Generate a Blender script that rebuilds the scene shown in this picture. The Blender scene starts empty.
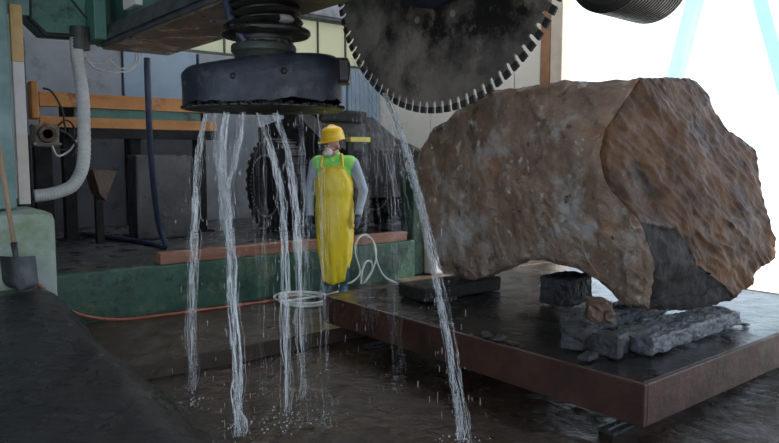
import bpy, bmesh, math, random
from mathutils import Vector as V, Matrix, noise
random.seed(7)
PI = math.pi
scene = bpy.context.scene
col = scene.collection

# ------------------------------------------------------------------ camera
F, CX, CY, HZ, CZ = 690.0, 389.5, 221.5, 157.0, 1.47      # pixels of the 779x443 frame
PITCH = math.atan((CY - HZ) / F)
HEAD = math.radians(51)                                    # heading of the view from +x
cam_d = bpy.data.cameras.new('camera')
cam = bpy.data.objects.new('camera', cam_d); col.objects.link(cam)
cam_d.sensor_width = 36; cam_d.lens = F / 779 * 36; cam_d.clip_end = 300; cam_d.clip_start = .05
cam.location = (0, 0, CZ); cam.rotation_euler = (PI/2 - PITCH, 0, HEAD - PI/2)
scene.camera = cam
# ------------------------------------------------------------------ light
w = bpy.data.worlds.new('sky'); scene.world = w; w.use_nodes = True
bg = w.node_tree.nodes['Background']; bg.inputs[0].default_value = (.70, .84, 1, 1); bg.inputs[1].default_value = 2.1
sd = bpy.data.lights.new('sun', 'SUN'); sun = bpy.data.objects.new('sun', sd); col.objects.link(sun)
sd.energy = 9; sd.angle = .01; sd.color = (1, .93, .82)
SUND = V((.78, -.36, 1.28)).normalized()                   # towards the sun
sun.rotation_euler = SUND.to_track_quat('Z', 'Y').to_euler()
vs = scene.view_settings
vs.view_transform = 'Standard'; vs.look = 'None'; vs.gamma = 1; vs.exposure = 0.0; vs.use_curve_mapping = False
scene.cycles.max_bounces = 8; scene.cycles.transparent_max_bounces = 24
scene.cycles.use_denoising = True

# pixel -> point helpers
FW = V((math.cos(HEAD)*math.cos(PITCH), math.sin(HEAD)*math.cos(PITCH), -math.sin(PITCH)))
RT = V((math.sin(HEAD), -math.cos(HEAD), 0)); UP = RT.cross(FW); CAM = V((0, 0, CZ))
def ray(x, y): return FW + RT*((x-CX)/F) + UP*((CY-y)/F)
def atz(x, y, z): d = ray(x, y); return CAM + d*((z-CZ)/d.z)
def aty(x, y, Y): d = ray(x, y); return CAM + d*(Y/d.y)
def atx(x, y, X): d = ray(x, y); return CAM + d*(X/d.x)
def atd(x, y, D): return CAM + ray(x, y)*D

# ------------------------------------------------------------------ mesh builder
class MB:
    def __init__(s): s.v = []; s.f = []; s.mi = []
    def add(s, vs, fs, mi=0):
        n = len(s.v); s.v += [V(p) for p in vs]; s.f += [tuple(i+n for i in f) for f in fs]; s.mi += [mi]*len(fs)
    def box(s, lo, hi, bev=0, M=None, mi=0):
        lo, hi = V(lo), V(hi); c = (lo+hi)/2; h = (hi-lo)/2
        b = min(bev, min(h)*.95)
        if b <= 0:
            vs = [V((x, y, z)) for z in (-h.z, h.z) for y in (-h.y, h.y) for x in (-h.x, h.x)]
            fs = [(0,2,3,1),(4,5,7,6),(0,1,5,4),(2,6,7,3),(0,4,6,2),(1,3,7,5)]
        else:
            bm = bmesh.new(); bmesh.ops.create_cube(bm, size=2)
            for q in bm.verts: q.co = V((q.co.x*h.x, q.co.y*h.y, q.co.z*h.z))
            bmesh.ops.bevel(bm, geom=bm.edges[:], offset=b, segments=2, affect='EDGES', profile=.5)
            bm.verts.index_update(); vs = [q.co.copy() for q in bm.verts]; fs = [tuple(q.index for q in f.verts) for f in bm.faces]; bm.free()
        if M is not None: vs = [M @ q for q in vs]
        s.add([q + c for q in vs], fs, mi); return s
    def tube(s, pts, r, n=10, cap=True, mi=0):
        pts = [V(p) for p in pts]; N = len(pts)
        rr = r if callable(r) else (lambda t: r)
        vs = []; fs = []; prev = None
        for i, p in enumerate(pts):
            t = (pts[min(i+1, N-1)] - pts[max(i-1, 0)])
            t = t.normalized() if t.length > 1e-9 else V((0, 0, 1))
            if prev is None: a = t.orthogonal().normalized()
            else:
                a = prev - t*prev.dot(t); a = a.normalized() if a.length > 1e-6 else t.orthogonal().normalized()
            prev = a; b = t.cross(a); q = rr(i/(N-1))
            vs += [p + (a*math.cos(2*PI*k/n) + b*math.sin(2*PI*k/n))*q for k in range(n)]
        for i in range(N-1):
            for k in range(n): fs.append((i*n+k, i*n+(k+1) % n, (i+1)*n+(k+1) % n, (i+1)*n+k))
        if cap: fs += [tuple(range(n))[::-1], tuple((N-1)*n+k for k in range(n))]
        s.add(vs, fs, mi); return s
    def cyl(s, a, b, r, r2=None, n=20, mi=0):
        r2 = r if r2 is None else r2
        return s.tube([a, b], lambda t: r + (r2-r)*t, n, True, mi)
    def lathe(s, c, prof, axis=(0, 0, 1), n=40, arc=(0, 2*PI), mi=0):
        ax = V(axis).normalized(); a = ax.orthogonal().normalized() if abs(ax.z) < .99 else V((1, 0, 0)); b = ax.cross(a)
        full = abs(arc[1]-arc[0]-2*PI) < 1e-6; m = n if full else n+1
        vs = []; fs = []
        for (r, h) in prof:
            for k in range(m):
                t = arc[0] + (arc[1]-arc[0])*k/n
                vs.append(V(c) + ax*h + (a*math.cos(t) + b*math.sin(t))*max(r, 1e-4))
        for i in range(len(prof)-1):
            for k in range(n):
                k2 = (k+1) % m
                fs.append((i*m+k, i*m+k2, (i+1)*m+k2, (i+1)*m+k))
        s.add(vs, fs, mi); return s
    def prism(s, poly, d, mi=0):            # poly: list of points, extruded by d
        d = V(d); n = len(poly); p = [V(q) for q in poly]
        s.add(p + [q+d for q in p], [tuple(range(n))[::-1], tuple(range(n, 2*n))] + [(i, (i+1) % n, n+(i+1) % n, n+i) for i in range(n)], mi); return s
    def ell(s, c, r, M=None, u=16, vv=10, mi=0):
        vs = []; fs = []
        for j in range(1, vv):
            t = PI*j/vv
            for i in range(u):
                p = 2*PI*i/u; q = V((math.sin(t)*math.cos(p)*r[0], math.sin(t)*math.sin(p)*r[1], math.cos(t)*r[2])); vs.append((M @ q if M is not None else q) + V(c))
        q = V((0, 0, r[2])); vs += [(M @ q if M is not None else q) + V(c), (M @ -q if M is not None else -q) + V(c)]
        for j in range(vv-2):
            for i in range(u): fs.append((j*u+i, (j+1)*u+i, (j+1)*u+(i+1) % u, j*u+(i+1) % u))
        T = (vv-1)*u
        for i in range(u): fs += [(T, i, (i+1) % u), (T+1, (vv-2)*u+(i+1) % u, (vv-2)*u+i)]
        s.add(vs, fs, mi); return s
    def cap(s, a, b, ra, rb, mi=0):         # tapered capsule
        s.cyl(a, b, ra, rb, 14, mi); s.ell(a, (ra,)*3, None, 14, 8, mi); s.ell(b, (rb,)*3, None, 14, 8, mi); return s
    def mesh(s, name, mats, off=V((0, 0, 0)), smooth=False, fix=True):
        me = bpy.data.meshes.new(name); me.from_pydata([p-off for p in s.v], [], s.f)
        for m in (mats if isinstance(mats, (list, tuple)) else [mats]): me.materials.append(m)
        me.polygons.foreach_set('material_index', s.mi)
        if fix:
            bm = bmesh.new(); bm.from_mesh(me); bmesh.ops.recalc_face_normals(bm, faces=bm.faces); bm.to_mesh(me); bm.free()
        if smooth:
            me.polygons.foreach_set('use_smooth', [True]*len(me.polygons))
            if smooth is not True: me.set_sharp_from_angle(angle=math.radians(smooth))
        return me
    def build(s, name, mats, parent=None, smooth=False, origin=None, fix=True):
        off = wloc(parent) if parent else (V(origin) if origin is not None else V((0, 0, 0)))
        o = bpy.data.objects.new(name, s.mesh(name, mats, off, smooth, fix)); col.objects.link(o)
        if parent: o.parent = parent
        else: o.location = off
        return o
def wloc(o):
    p = V((0, 0, 0))
    while o is not None: p += V(o.location); o = o.parent
    return p
def tag(o, label=None, cat=None, group=None, kind=None):
    for k, v in (('label', label), ('category', cat), ('group', group), ('kind', kind)):
        if v: o[k] = v
    return o
def thing(name, loc, label, cat, group=None):
    o = bpy.data.objects.new(name, None); col.objects.link(o); o.location = loc; o.empty_display_size = .1
    return tag(o, label, cat, group)
def smooth_path(pts, n=8):
    pts = [V(p) for p in pts]; out = []
    for i in range(len(pts)-1):
        p0, p1, p2, p3 = pts[max(i-1, 0)], pts[i], pts[i+1], pts[min(i+2, len(pts)-1)]
        for k in range(n):
            t = k/n
            out.append(.5*((2*p1) + (p2-p0)*t + (2*p0-5*p1+4*p2-p3)*t*t + (3*p1-p0-3*p2+p3)*t**3))
    return out + [pts[-1]]

# ------------------------------------------------------------------ materials
def mat(name, c1, c2=None, scale=4, rough=(.5, .7), bump=.0, bscale=None, metal=0, detail=6, stretch=(1, 1, 1), spots=None, spot_scale=9, spot_t=(.55, .65), dist=.02, contrast=(.35, .65), coat=0, spec=None):
    m = bpy.data.materials.new(name); m.use_nodes = True; nt = m.node_tree; N = nt.nodes; L = nt.links
    b = N['Principled BSDF']; tc = N.new('ShaderNodeTexCoord'); mp = N.new('ShaderNodeMapping'); L.new(tc.outputs['Object'], mp.inputs[0]); mp.inputs['Scale'].default_value = stretch
    n = N.new('ShaderNodeTexNoise'); n.inputs['Scale'].default_value = scale; n.inputs['Detail'].default_value = detail; n.inputs['Roughness'].default_value = .65; L.new(mp.outputs[0], n.inputs[0])
    r = N.new('ShaderNodeValToRGB'); r.color_ramp.elements[0].position = contrast[0]; r.color_ramp.elements[1].position = contrast[1]
    r.color_ramp.elements[0].color = (*c1, 1); r.color_ramp.elements[1].color = (*(c2 or c1), 1); L.new(n.outputs[0], r.inputs[0])
    out = r.outputs[0]
    for k, sp in enumerate(spots or []):
        sc, tt = spot_scale*(1+.45*k), spot_t
        if len(sp) == 6: sc, tt, sp = sp[3], sp[4:6], sp[:3]
        n2 = N.new('ShaderNodeTexNoise'); n2.inputs['Scale'].default_value = sc; n2.inputs['Detail'].default_value = 8; n2.inputs['Roughness'].default_value = .7
        ad = N.new('ShaderNodeVectorMath'); ad.operation = 'ADD'; ad.inputs[1].default_value = (3.1*k+1, 7.7*k, 2.3); L.new(mp.outputs[0], ad.inputs[0]); L.new(ad.outputs[0], n2.inputs[0])
        mr = N.new('ShaderNodeMapRange'); mr.inputs[1].default_value, mr.inputs[2].default_value = tt; L.new(n2.outputs[0], mr.inputs[0])
        mx = N.new('ShaderNodeMix'); mx.data_type = 'RGBA'; L.new(mr.outputs[0], mx.inputs[0]); L.new(out, mx.inputs[6]); mx.inputs[7].default_value = (*sp, 1); out = mx.outputs[2]
    L.new(out, b.inputs['Base Color'])
    rr = N.new('ShaderNodeMapRange'); rr.inputs[1].default_value = .3; rr.inputs[2].default_value = .7; rr.inputs[3].default_value, rr.inputs[4].default_value = rough
    n3 = N.new('ShaderNodeTexNoise'); n3.inputs['Scale'].default_value = scale*1.7; n3.inputs['Detail'].default_value = 4; L.new(mp.outputs[0], n3.inputs[0]); L.new(n3.outputs[0], rr.inputs[0]); L.new(rr.outputs[0], b.inputs['Roughness'])
    b.inputs['Metallic'].default_value = metal
    if coat: b.inputs['Coat Weight'].default_value = coat; b.inputs['Coat Roughness'].default_value = .15
    if spec is not None: b.inputs['Specular IOR Level'].default_value = spec
    if bump:
        n4 = N.new('ShaderNodeTexNoise'); n4.inputs['Scale'].default_value = bscale or scale*6; n4.inputs['Detail'].default_value = 6; n4.inputs['Roughness'].default_value = .6; L.new(mp.outputs[0], n4.inputs[0])
        bp = N.new('ShaderNodeBump'); bp.inputs['Strength'].default_value = bump; bp.inputs['Distance'].default_value = dist; L.new(n4.outputs[0], bp.inputs['Height']); L.new(bp.outputs[0], b.inputs['Normal'])
    return m
M = {}
M['wet_floor'] = mat('wet_floor', (.024, .014, .008), (.07, .042, .025), 2.2, (.08, .36), .9, 13, dist=.035)
M['ledge'] = mat('ledge_concrete', (.028, .019, .012), (.068, .046, .030), 3, (.25, .6), .4, 18)
M['terrace'] = mat('terrace_concrete', (.03, .03, .033), (.075, .07, .07), 2.5, (.15, .6), .3, 15, spots=[(.03, .03, .032)], spot_scale=3)
M['outside'] = mat('pale_concrete', (.55, .52, .47), (.68, .65, .6), 1.5, (.7, .9), .2, 12)
M['green_wall'] = mat('algae_concrete', (.018, .055, .036), (.045, .11, .07), 3, (.3, .7), .5, 12, spots=[(.10, .12, .075), (.012, .03, .022)], spot_scale=4)
M['block'] = mat('stained_concrete', (.30, .36, .33), (.45, .50, .47), 3, (.5, .8), .35, 14, spots=[(.16, .24, .10)], spot_scale=1.6, spot_t=(.42, .62))
M['wallgrey'] = mat('grey_panel', (.20, .215, .25), (.28, .30, .34), 1.5, (.5, .8), .1, 8, spots=[(.15, .155, .17)], spot_scale=2)
M['wall_shade'] = mat('shade_band_panel', (.028, .032, .040), (.065, .07, .085), 1.5, (.4, .7), .1, 8, spots=[(.016, .016, .018)], spot_scale=2)  # shadow band along the lower wall, put into a darker panel colour
M['wallblue'] = mat('blue_grey_panel', (.20, .27, .36), (.28, .35, .43), 1.5, (.4, .7), .05)
M['cream'] = mat('cream_panel', (.76, .71, .63), (.84, .79, .72), 1.2, (.5, .8), .05)
M['roof'] = mat('roof_sheet', (.22, .22, .22), (.30, .30, .30), 2, (.6, .8))
M['rust_post'] = mat('rusty_post', (.25, .12, .06), (.42, .22, .12), 5, (.5, .8), .2)
M['pale_post'] = mat('pale_post', (.62, .52, .42), (.75, .66, .56), 4, (.5, .8), .1)
M['rock_matte'] = mat('weathered_rock', (.18, .115, .080), (.34, .235, .17), 3.2, (.4, .75), .9, 10, spots=[(.42, .38, .35, 1.7, .52, .62), (.33, .17, .085, 2.9, .56, .68), (.08, .06, .052, 2.3, .57, .64), (.56, .52, .48, 6.5, .59, .67), (.04, .034, .032, 8.0, .62, .68)], dist=.04)
M['rock_wet'] = mat('fractured_wet_rock', (.050, .022, .010), (.125, .060, .029), 3.0, (.22, .65), .5, 16, spots=[(.022, .012, .008, 3.5, .55, .66), (.17, .095, .055, 5, .60, .72)], dist=.025, spec=.14)
M['rock_dark'] = mat('dark_rock', (.014, .012, .012), (.035, .03, .028), 6, (.6, .85), .8, 14, dist=.03, spec=.25)
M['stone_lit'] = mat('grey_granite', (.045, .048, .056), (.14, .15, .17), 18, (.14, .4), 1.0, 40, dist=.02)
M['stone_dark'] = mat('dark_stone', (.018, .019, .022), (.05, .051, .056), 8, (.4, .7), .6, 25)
M['stone_brown'] = mat('brown_stone', (.07, .04, .025), (.15, .09, .06), 7, (.4, .7), .6, 25)
M['deck'] = mat('wet_steel_deck', (.008, .008, .009), (.024, .021, .02), 3, (.06, .35), .35, 16, metal=.0, dist=.02)
M['rust'] = mat('rusted_steel', (.030, .012, .008), (.075, .032, .020), 4, (.4, .65), .4, 18)
M['dark_timber'] = mat('dark_timber', (.007, .006, .005), (.018, .014, .011), 5, (.6, .8), .5, 20)
M['red_timber'] = mat('red_timber', (.20, .085, .05), (.34, .16, .10), 4, (.5, .8), .3, 18, stretch=(.3, 2, 2))
M['blade'] = mat('blade_steel', (.15, .125, .108), (.34, .29, .245), 2.0, (.28, .5), .12, 12, metal=.2, spots=[(.016, .014, .013, 1.15, .47, .60), (.36, .27, .20, 5, .58, .72)])  # large dark spots paint wetness and dark reflections into the steel
M['tooth'] = mat('diamond_segment', (.03, .028, .026), (.08, .075, .07), 12, (.35, .6), .3, metal=.5)
M['hub'] = mat('blue_black_hub', (.012, .015, .028), (.03, .035, .05), 5, (.25, .5), .1, metal=.3)
M['brass'] = mat('bright_steel', (.55, .53, .48), None, 5, (.3, .4), metal=.8)
M['guard'] = mat('navy_guard', (.008, .010, .020), (.026, .032, .050), 4, (.3, .6), .4, 14, spots=[(.10, .10, .105, 2.0, .54, .70), (.07, .045, .03, 7, .62, .72)], metal=.2)
M['bellows'] = mat('oily_metal', (.012, .012, .011), (.04, .038, .034), 5, (.25, .55), .3, 16, metal=.3)
M['flange'] = mat('green_grey_casting', (.03, .04, .034), (.075, .08, .07), 6, (.35, .6), .4, 18, metal=.2)
M['beam'] = mat('dark_beam_steel', (.045, .047, .052), (.12, .125, .14), 3, (.35, .65), .3, 14, metal=.2)
M['underside'] = mat('rusty_underside', (.09, .062, .042), (.22, .16, .11), 2.5, (.2, .45), .3, 10, metal=.3, spots=[(.45, .36, .26)], spot_scale=2.2, spot_t=(.56, .72))
M['green'] = mat('green_paint', (.055, .16, .13), (.085, .22, .18), 4, (.35, .6), .1, 20, spots=[(.02, .05, .045)], spot_scale=3)
M['pale_green'] = mat('pale_green_paint', (.10, .19, .185), (.20, .30, .30), 3, (.4, .7), .1, spots=[(.10, .14, .13)], spot_scale=2)
M['black'] = mat('black_rubber', (.012, .012, .013), (.03, .03, .03), 6, (.5, .8), .2)
M['yellow_dull'] = mat('dull_yellow_paint', (.52, .32, .10), (.64, .44, .20), 5, (.4, .7), .1)
M['motor_black'] = mat('black_ribbed_motor', (.014, .014, .015), (.035, .034, .034), 6, (.3, .5), .1)
M['orange'] = mat('orange_paint', (.40, .15, .03), (.50, .22, .055), 4, (.4, .7), .1, spots=[(.16, .07, .03)], spot_scale=3)
M['yellow_post'] = mat('yellow_painted_bar', (.52, .40, .30), (.66, .60, .56), .8, (.4, .7), .1, spots=[(.66, .64, .66)], spot_scale=1.1, spot_t=(.45, .6))
M['white_hose'] = mat('grey_white_hose', (.40, .40, .40), (.58, .58, .58), 6, (.4, .7), .1)
M['white_cable'] = mat('white_cable', (.62, .66, .63), (.75, .78, .75), 6, (.3, .5))
M['blue_hose'] = mat('dark_blue_hose', (.015, .022, .05), (.035, .045, .09), 12, (.35, .55))
M['red_hose'] = mat('red_hose', (.28, .075, .045), (.40, .12, .08), 8, (.35, .6))
M['wood'] = mat('ash_handle', (.30, .19, .11), (.44, .30, .19), 5, (.5, .8), stretch=(4, 4, .4))
M['shovel'] = mat('shovel_steel', (.03, .032, .036), (.08, .085, .09), 6, (.25, .55), .2, metal=.5)
M['mud'] = mat('wet_slurry', (.011, .011, .013), (.030, .029, .031), 2.5, (.08, .36), .9, 11, dist=.035)
M['motor'] = mat('grimy_motor', (.16, .12, .085), (.30, .25, .19), 7, (.4, .7), .3)
M['tyre'] = mat('tyre_rubber', (.012, .012, .013), (.032, .032, .034), 5, (.5, .8), .3)
M['lug'] = mat('worn_lug', (.22, .22, .23), (.32, .32, .33), 5, (.4, .6))
M['machine_dark'] = mat('dark_machine', (.010, .010, .011), (.03, .027, .026), 4, (.65, .9), .3, spec=.25)
M['hazard'] = mat('yellow_bar', (.55, .46, .04), None, 4, (.4, .6))
M['teal'] = mat('teal_paint', (.36, .78, .76), (.42, .82, .80), 3, (.4, .6))
M['skin'] = mat('skin', (.42, .23, .16), (.50, .29, .21), 9, (.45, .6))
M['helmet'] = mat('yellow_plastic', (.90, .54, .01), None, 5, (.25, .35), coat=.3)
M['apron'] = mat('yellow_oilcloth', (.86, .60, .02), (.92, .70, .04), 2, (.25, .42), .25, 9)
M['vest'] = mat('green_vest', (.30, .82, .14), (.38, .88, .20), 6, (.6, .8), .2, 30)
M['sleeve'] = mat('grey_blue_cloth', (.34, .40, .48), (.46, .52, .60), 7, (.7, .9), .4, 25)
M['glove'] = mat('blue_black_glove', (.03, .04, .07), (.07, .09, .14), 12, (.5, .7), .2)
M['boot'] = mat('teal_rubber', (.04, .10, .13), (.06, .15, .18), 6, (.25, .4))
M['mask'] = mat('white_mask', (.70, .68, .66), (.78, .76, .74), 12, (.6, .8), .1)
M['hair'] = mat('dark_hair', (.02, .014, .01), None, 30, (.5, .7))
def glassmat(name, c, f):
    m = bpy.data.materials.new(name); m.use_nodes = True; nt = m.node_tree; N = nt.nodes; L = nt.links
    N.remove(N['Principled BSDF']); o = N['Material Output']
    tr = N.new('ShaderNodeBsdfTransparent'); gl = N.new('ShaderNodeBsdfGlossy'); gl.inputs['Roughness'].default_value = .12
    df = N.new('ShaderNodeBsdfDiffuse'); df.inputs[0].default_value = (*c, 1); tl = N.new('ShaderNodeBsdfTranslucent'); tl.inputs[0].default_value = (*c, 1)
    a = N.new('ShaderNodeMixShader'); a.inputs[0].default_value = .5; L.new(df.outputs[0], a.inputs[1]); L.new(tl.outputs[0], a.inputs[2])
    b = N.new('ShaderNodeMixShader'); b.inputs[0].default_value = .35; L.new(a.outputs[0], b.inputs[1]); L.new(gl.outputs[0], b.inputs[2])
    tc = N.new('ShaderNodeTexCoord'); mp = N.new('ShaderNodeMapping'); mp.inputs['Scale'].default_value = (40, 40, 5); n = N.new('ShaderNodeTexNoise'); n.inputs['Scale'].default_value = 1.0; n.inputs['Detail'].default_value = 3
    L.new(tc.outputs['Object'], mp.inputs[0]); L.new(mp.outputs[0], n.inputs[0])
    mr = N.new('ShaderNodeMapRange'); mr.inputs[1].default_value = .35; mr.inputs[2].default_value = .68; mr.inputs[3].default_value = f[0]; mr.inputs[4].default_value = f[1]; L.new(n.outputs[0], mr.inputs[0])
    c_ = N.new('ShaderNodeMixShader'); L.new(mr.outputs[0], c_.inputs[0]); L.new(tr.outputs[0], c_.inputs[1]); L.new(b.outputs[0], c_.inputs[2]); L.new(c_.outputs[0], o.inputs[0])
    return m
M['water'] = glassmat('falling_water', (.93, .96, 1.0), (.05, .62))
M['spray'] = glassmat('spray_water', (.90, .94, 1.0), (.03, .30))
def panemat(name, c, f):
    m = bpy.data.materials.new(name); m.use_nodes = True; nt = m.node_tree; N = nt.nodes; L = nt.links
    N.remove(N['Principled BSDF']); o = N['Material Output']
    df = N.new('ShaderNodeBsdfDiffuse'); df.inputs[0].default_value = (*c, 1); tl = N.new('ShaderNodeBsdfTranslucent'); tl.inputs[0].default_value = (*c, 1)
    a = N.new('ShaderNodeMixShader'); a.inputs[0].default_value = f; L.new(df.outputs[0], a.inputs[1]); L.new(tl.outputs[0], a.inputs[2]); L.new(a.outputs[0], o.inputs[0]); return m
M['pane'] = panemat('fibreglass_pane', (.66, .65, .50), .45)
M['skypane'] = panemat('added_roof_pane', (.93, .94, .95), .88)

# ------------------------------------------------------------------ the setting
def struct(o): o['kind'] = 'structure'; return o
ZF, ZT = -.12, .45                     # lower floor, terrace
YS, YW, YB, XR = 4.82, 6.35, 10.5, 8.2 # step, plinth wall, back wall, right wall
def grid(x0, x1, y0, y1, nx, ny, zf):
    m = MB(); vs = [(x0+(x1-x0)*i/nx, y0+(y1-y0)*j/ny, 0) for j in range(ny+1) for i in range(nx+1)]
    vs = [(x, y, zf(x, y)) for x, y, z in vs]
    fs = [(j*(nx+1)+i, j*(nx+1)+i+1, (j+1)*(nx+1)+i+1, (j+1)*(nx+1)+i) for j in range(ny) for i in range(nx)]
    m.add(vs, fs); return m
def fz(x, y): return ZF + .012*noise.noise(V((x*2.2, y*2.2, 0))) + .008*noise.noise(V((x*7, y*7, 3)))
struct(grid(-4, XR, -6, YS, 160, 140, fz).build('floor', M['wet_floor'], smooth=True, fix=False))
m = MB(); m.box((-4, YS, -.5), (XR, YW+.1, 0)); struct(m.build('floor_ledge', M['ledge']))
m = MB(); m.box((-4, YW+.1, -.5), (XR, YB+.3, ZT)); struct(m.build('floor_terrace', M['terrace']))
m = MB(); m.box((XR, -30, -.6), (60, 40, -.10)); struct(m.build('ground_outside', M['outside']))
m = MB(); m.box((-40, -40, -.6), (XR, -6, -.14)); struct(m.build('ground_front', M['outside']))
# green stained plinth wall holding the terrace
m = MB(); m.box((1.45, YW, -.02), (5.55, YW+.12, ZT+.005), .02); struct(m.build('wall_plinth', M['green_wall']))
m = MB(); m.box((5.56, YW+.05, 0), (5.74, YW+.30, 1.30), .02); tag(m.build('green_post', M['green_wall'], origin=(5.65, 6.5, 0)), 'dark green steel post at the end of the low green wall', 'post')
m = MB(); m.box((5.78, YW-.1, 0), (5.98, YW+.2, 1.15), .03); tag(m.build('concrete_stub', M['cream'], origin=(5.88, 6.4, 0)), 'short cream concrete stub in sunlight beside the boulder', 'post')
# back wall of upright sheets
m = MB(); m.box((-4, YB, 0), (XR+.2, YB+.2, 3.10)); m.box((-4, YB, 3.92), (XR+.2, YB+.2, 6)); m.box((-4, YB, 3.10), (3.9, YB+.2, 3.92)); m.box((8.1, YB, 3.10), (XR+.2, YB+.2, 3.92))
wb = struct(m.build('wall_back', M['wallgrey']))
wn = thing('window_1', (6, YB+.1, 3.1), None, None); struct(wn)
m = MB(); m.box((3.9, YB+.02, 3.10), (8.1, YB+.12, 3.15)); m.box((3.9, YB+.02, 3.87), (8.1, YB+.12, 3.92)); m.build('window_frame', M['flange'], wn)
for k in range(7):
    m = MB(); m.box((3.91+k*.6, YB+.06, 3.151), (3.91+k*.6+.575, YB+.075, 3.869)); m.build('pane', M['pane'], wn)
    if k: m = MB(); m.box((3.885+k*.6, YB+.03, 3.15), (3.91+k*.6, YB+.11, 3.87)); m.build('glazing_bar', M['flange'], wn)
x = -.6; k = 0
while x < XR - .05:
    wd = min([1.15, .62, .95, 1.3][k % 4], XR-x)
    mt = M['wallblue'] if k in (4, 7, 8, 9) else M['wallgrey']
    pr = .05 + .03*((k*7) % 3)
    z1 = 3.08
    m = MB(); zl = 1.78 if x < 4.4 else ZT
    if x < 4.4: m.box((x+.012, YB-pr-.02, ZT), (x+wd-.012, YB-.002, zl-.012), .012); m.build('panel', M['wall_shade'], wb); m = MB()
    m.box((x+.012, YB-pr, zl), (x+wd-.012, YB-.002, z1), .012)
    if x > 5.4:
        for r in range(1, 8): m.box((x+wd*r/8-.02, YB-pr-.014, ZT+.01), (x+wd*r/8+.02, YB-pr+.004, z1-.01))
    m.build('panel', mt, wb)
    m = MB(); m.box((x+.012, YB-pr, 3.95), (x+wd-.012, YB-.002, 5.9), .012); m.build('panel', M['wallgrey'], wb)
    x += wd; k += 1
# right wall: cream sheets up to the big opening
wr = struct(MB().box((XR+.03, 6.6, 0), (XR+.2, YB, 6)).build('wall_right', M['cream']))
y = 6.6
for wd in (.5, .95, .95, .95, .5):
    m = MB(); m.box((XR, y+.012, ZT), (XR+.028, y+wd-.012, 5.9), .008); m.build('panel', M['cream'], wr); y += wd
m = MB(); m.box((XR-.02, 6.42, 0), (XR+.2, 6.59, 6), .01); m.build('trim_1', M['rust_post']); struct(bpy.data.objects['trim_1'])
m = MB(); m.box((XR-.04, 6.2, 0), (XR+.2, 6.40, 6), .01); m.build('trim_2', M['pale_post']); struct(bpy.data.objects['trim_2'])
m = MB(); m.box((-4.2, 3.5, -.2), (-4, YB, 6)); m.box((-4.2, -6, 3.8), (-4, 3.5, 6)); struct(m.build('wall_left', M['wallgrey']))      # unseen gateway opening, added to light the boulder's left face
SK = (4.0, 8.0, 5.2, 10.3)                                       # unseen roof light, added to brighten the terrace and cream wall
holes = [SK]
xs = sorted({-4.2, XR+.25} | {h[i] for h in holes for i in (0, 1)}); ys = sorted({-6.2, YB+.3} | {h[i] for h in holes for i in (2, 3)})
xs = [v for v in xs if -4.2 <= v <= XR+.25]; ys = [v for v in ys if -6.2 <= v <= YB+.3]; m = MB()
for a, b in zip(xs, xs[1:]):
    for c, d in zip(ys, ys[1:]):
        p, q = (a+b)/2, (c+d)/2
        if not any(h[0] < p < h[1] and h[2] < q < h[3] for h in holes): m.box((a, c, 6), (b, d, 6.15))
struct(m.build('ceiling', M['roof']))
sk = thing('added_skylight', (5.8, 8, 6), None, None); struct(sk)
for k in range(6):
    wd = (SK[1]-SK[0])/6; m = MB(); m.box((SK[0]+k*wd+.02, SK[2]+.01, 6.08), (SK[0]+(k+1)*wd-.02, SK[3]-.01, 6.09)); m.build('pane', M['skypane'], sk)
    if k: m = MB(); m.box((SK[0]+k*wd-.02, SK[2], 6.0), (SK[0]+k*wd+.02, SK[3], 6.12)); m.build('glazing_bar', M['roof'], sk)
m = MB(); m.box((XR, -6, 5.2), (XR+.2, 6.2, 6)); m.build('sun_stop_lintel', M['rust_post']); struct(bpy.data.objects['sun_stop_lintel'])  # unseen lintel, added to keep the sun off the boulder's right edge
# gantry legs seen outside, through the opening
gl = thing('gantry_frame', (13, 6, -.1), 'pale teal steel gantry frame standing outside in sunlight', 'gantry')
def strut(px0, px1, X, nm):
    a = atx(px0[0], px0[1], X); b = atx(px1[0], px1[1], X); d = (b-a).normalized()
    a2 = a - d*((a.z - (-.1))/d.z) if d.z < 0 else a
    t = (a.z + .1)/(b.z - a.z); foot = a - (b-a)*t; top = b + (b-a)*.35
    m = MB(); ax = (top-foot).normalized(); sx = V((0, 1, 0)); sy = ax.cross(sx).normalized(); h = .12
    c = [sx*h+sy*h, -sx*h+sy*h, -sx*h-sy*h, sx*h-sy*h]
    m.prism([foot+q for q in c], top-foot); m.build(nm, M['teal'], gl); return top
t1 = strut((676, 75), (694, 5), 13, 'leg'); t2 = strut((779, 60), (764, 5), 13, 'leg')
m = MB(); m.box((12.85, min(t1.y, t2.y)-.3, t1.z-.1), (13.15, max(t1.y, t2.y)+.3, t1.z+.25), .02); m.build('crossbeam', M['teal'], gl)

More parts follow.
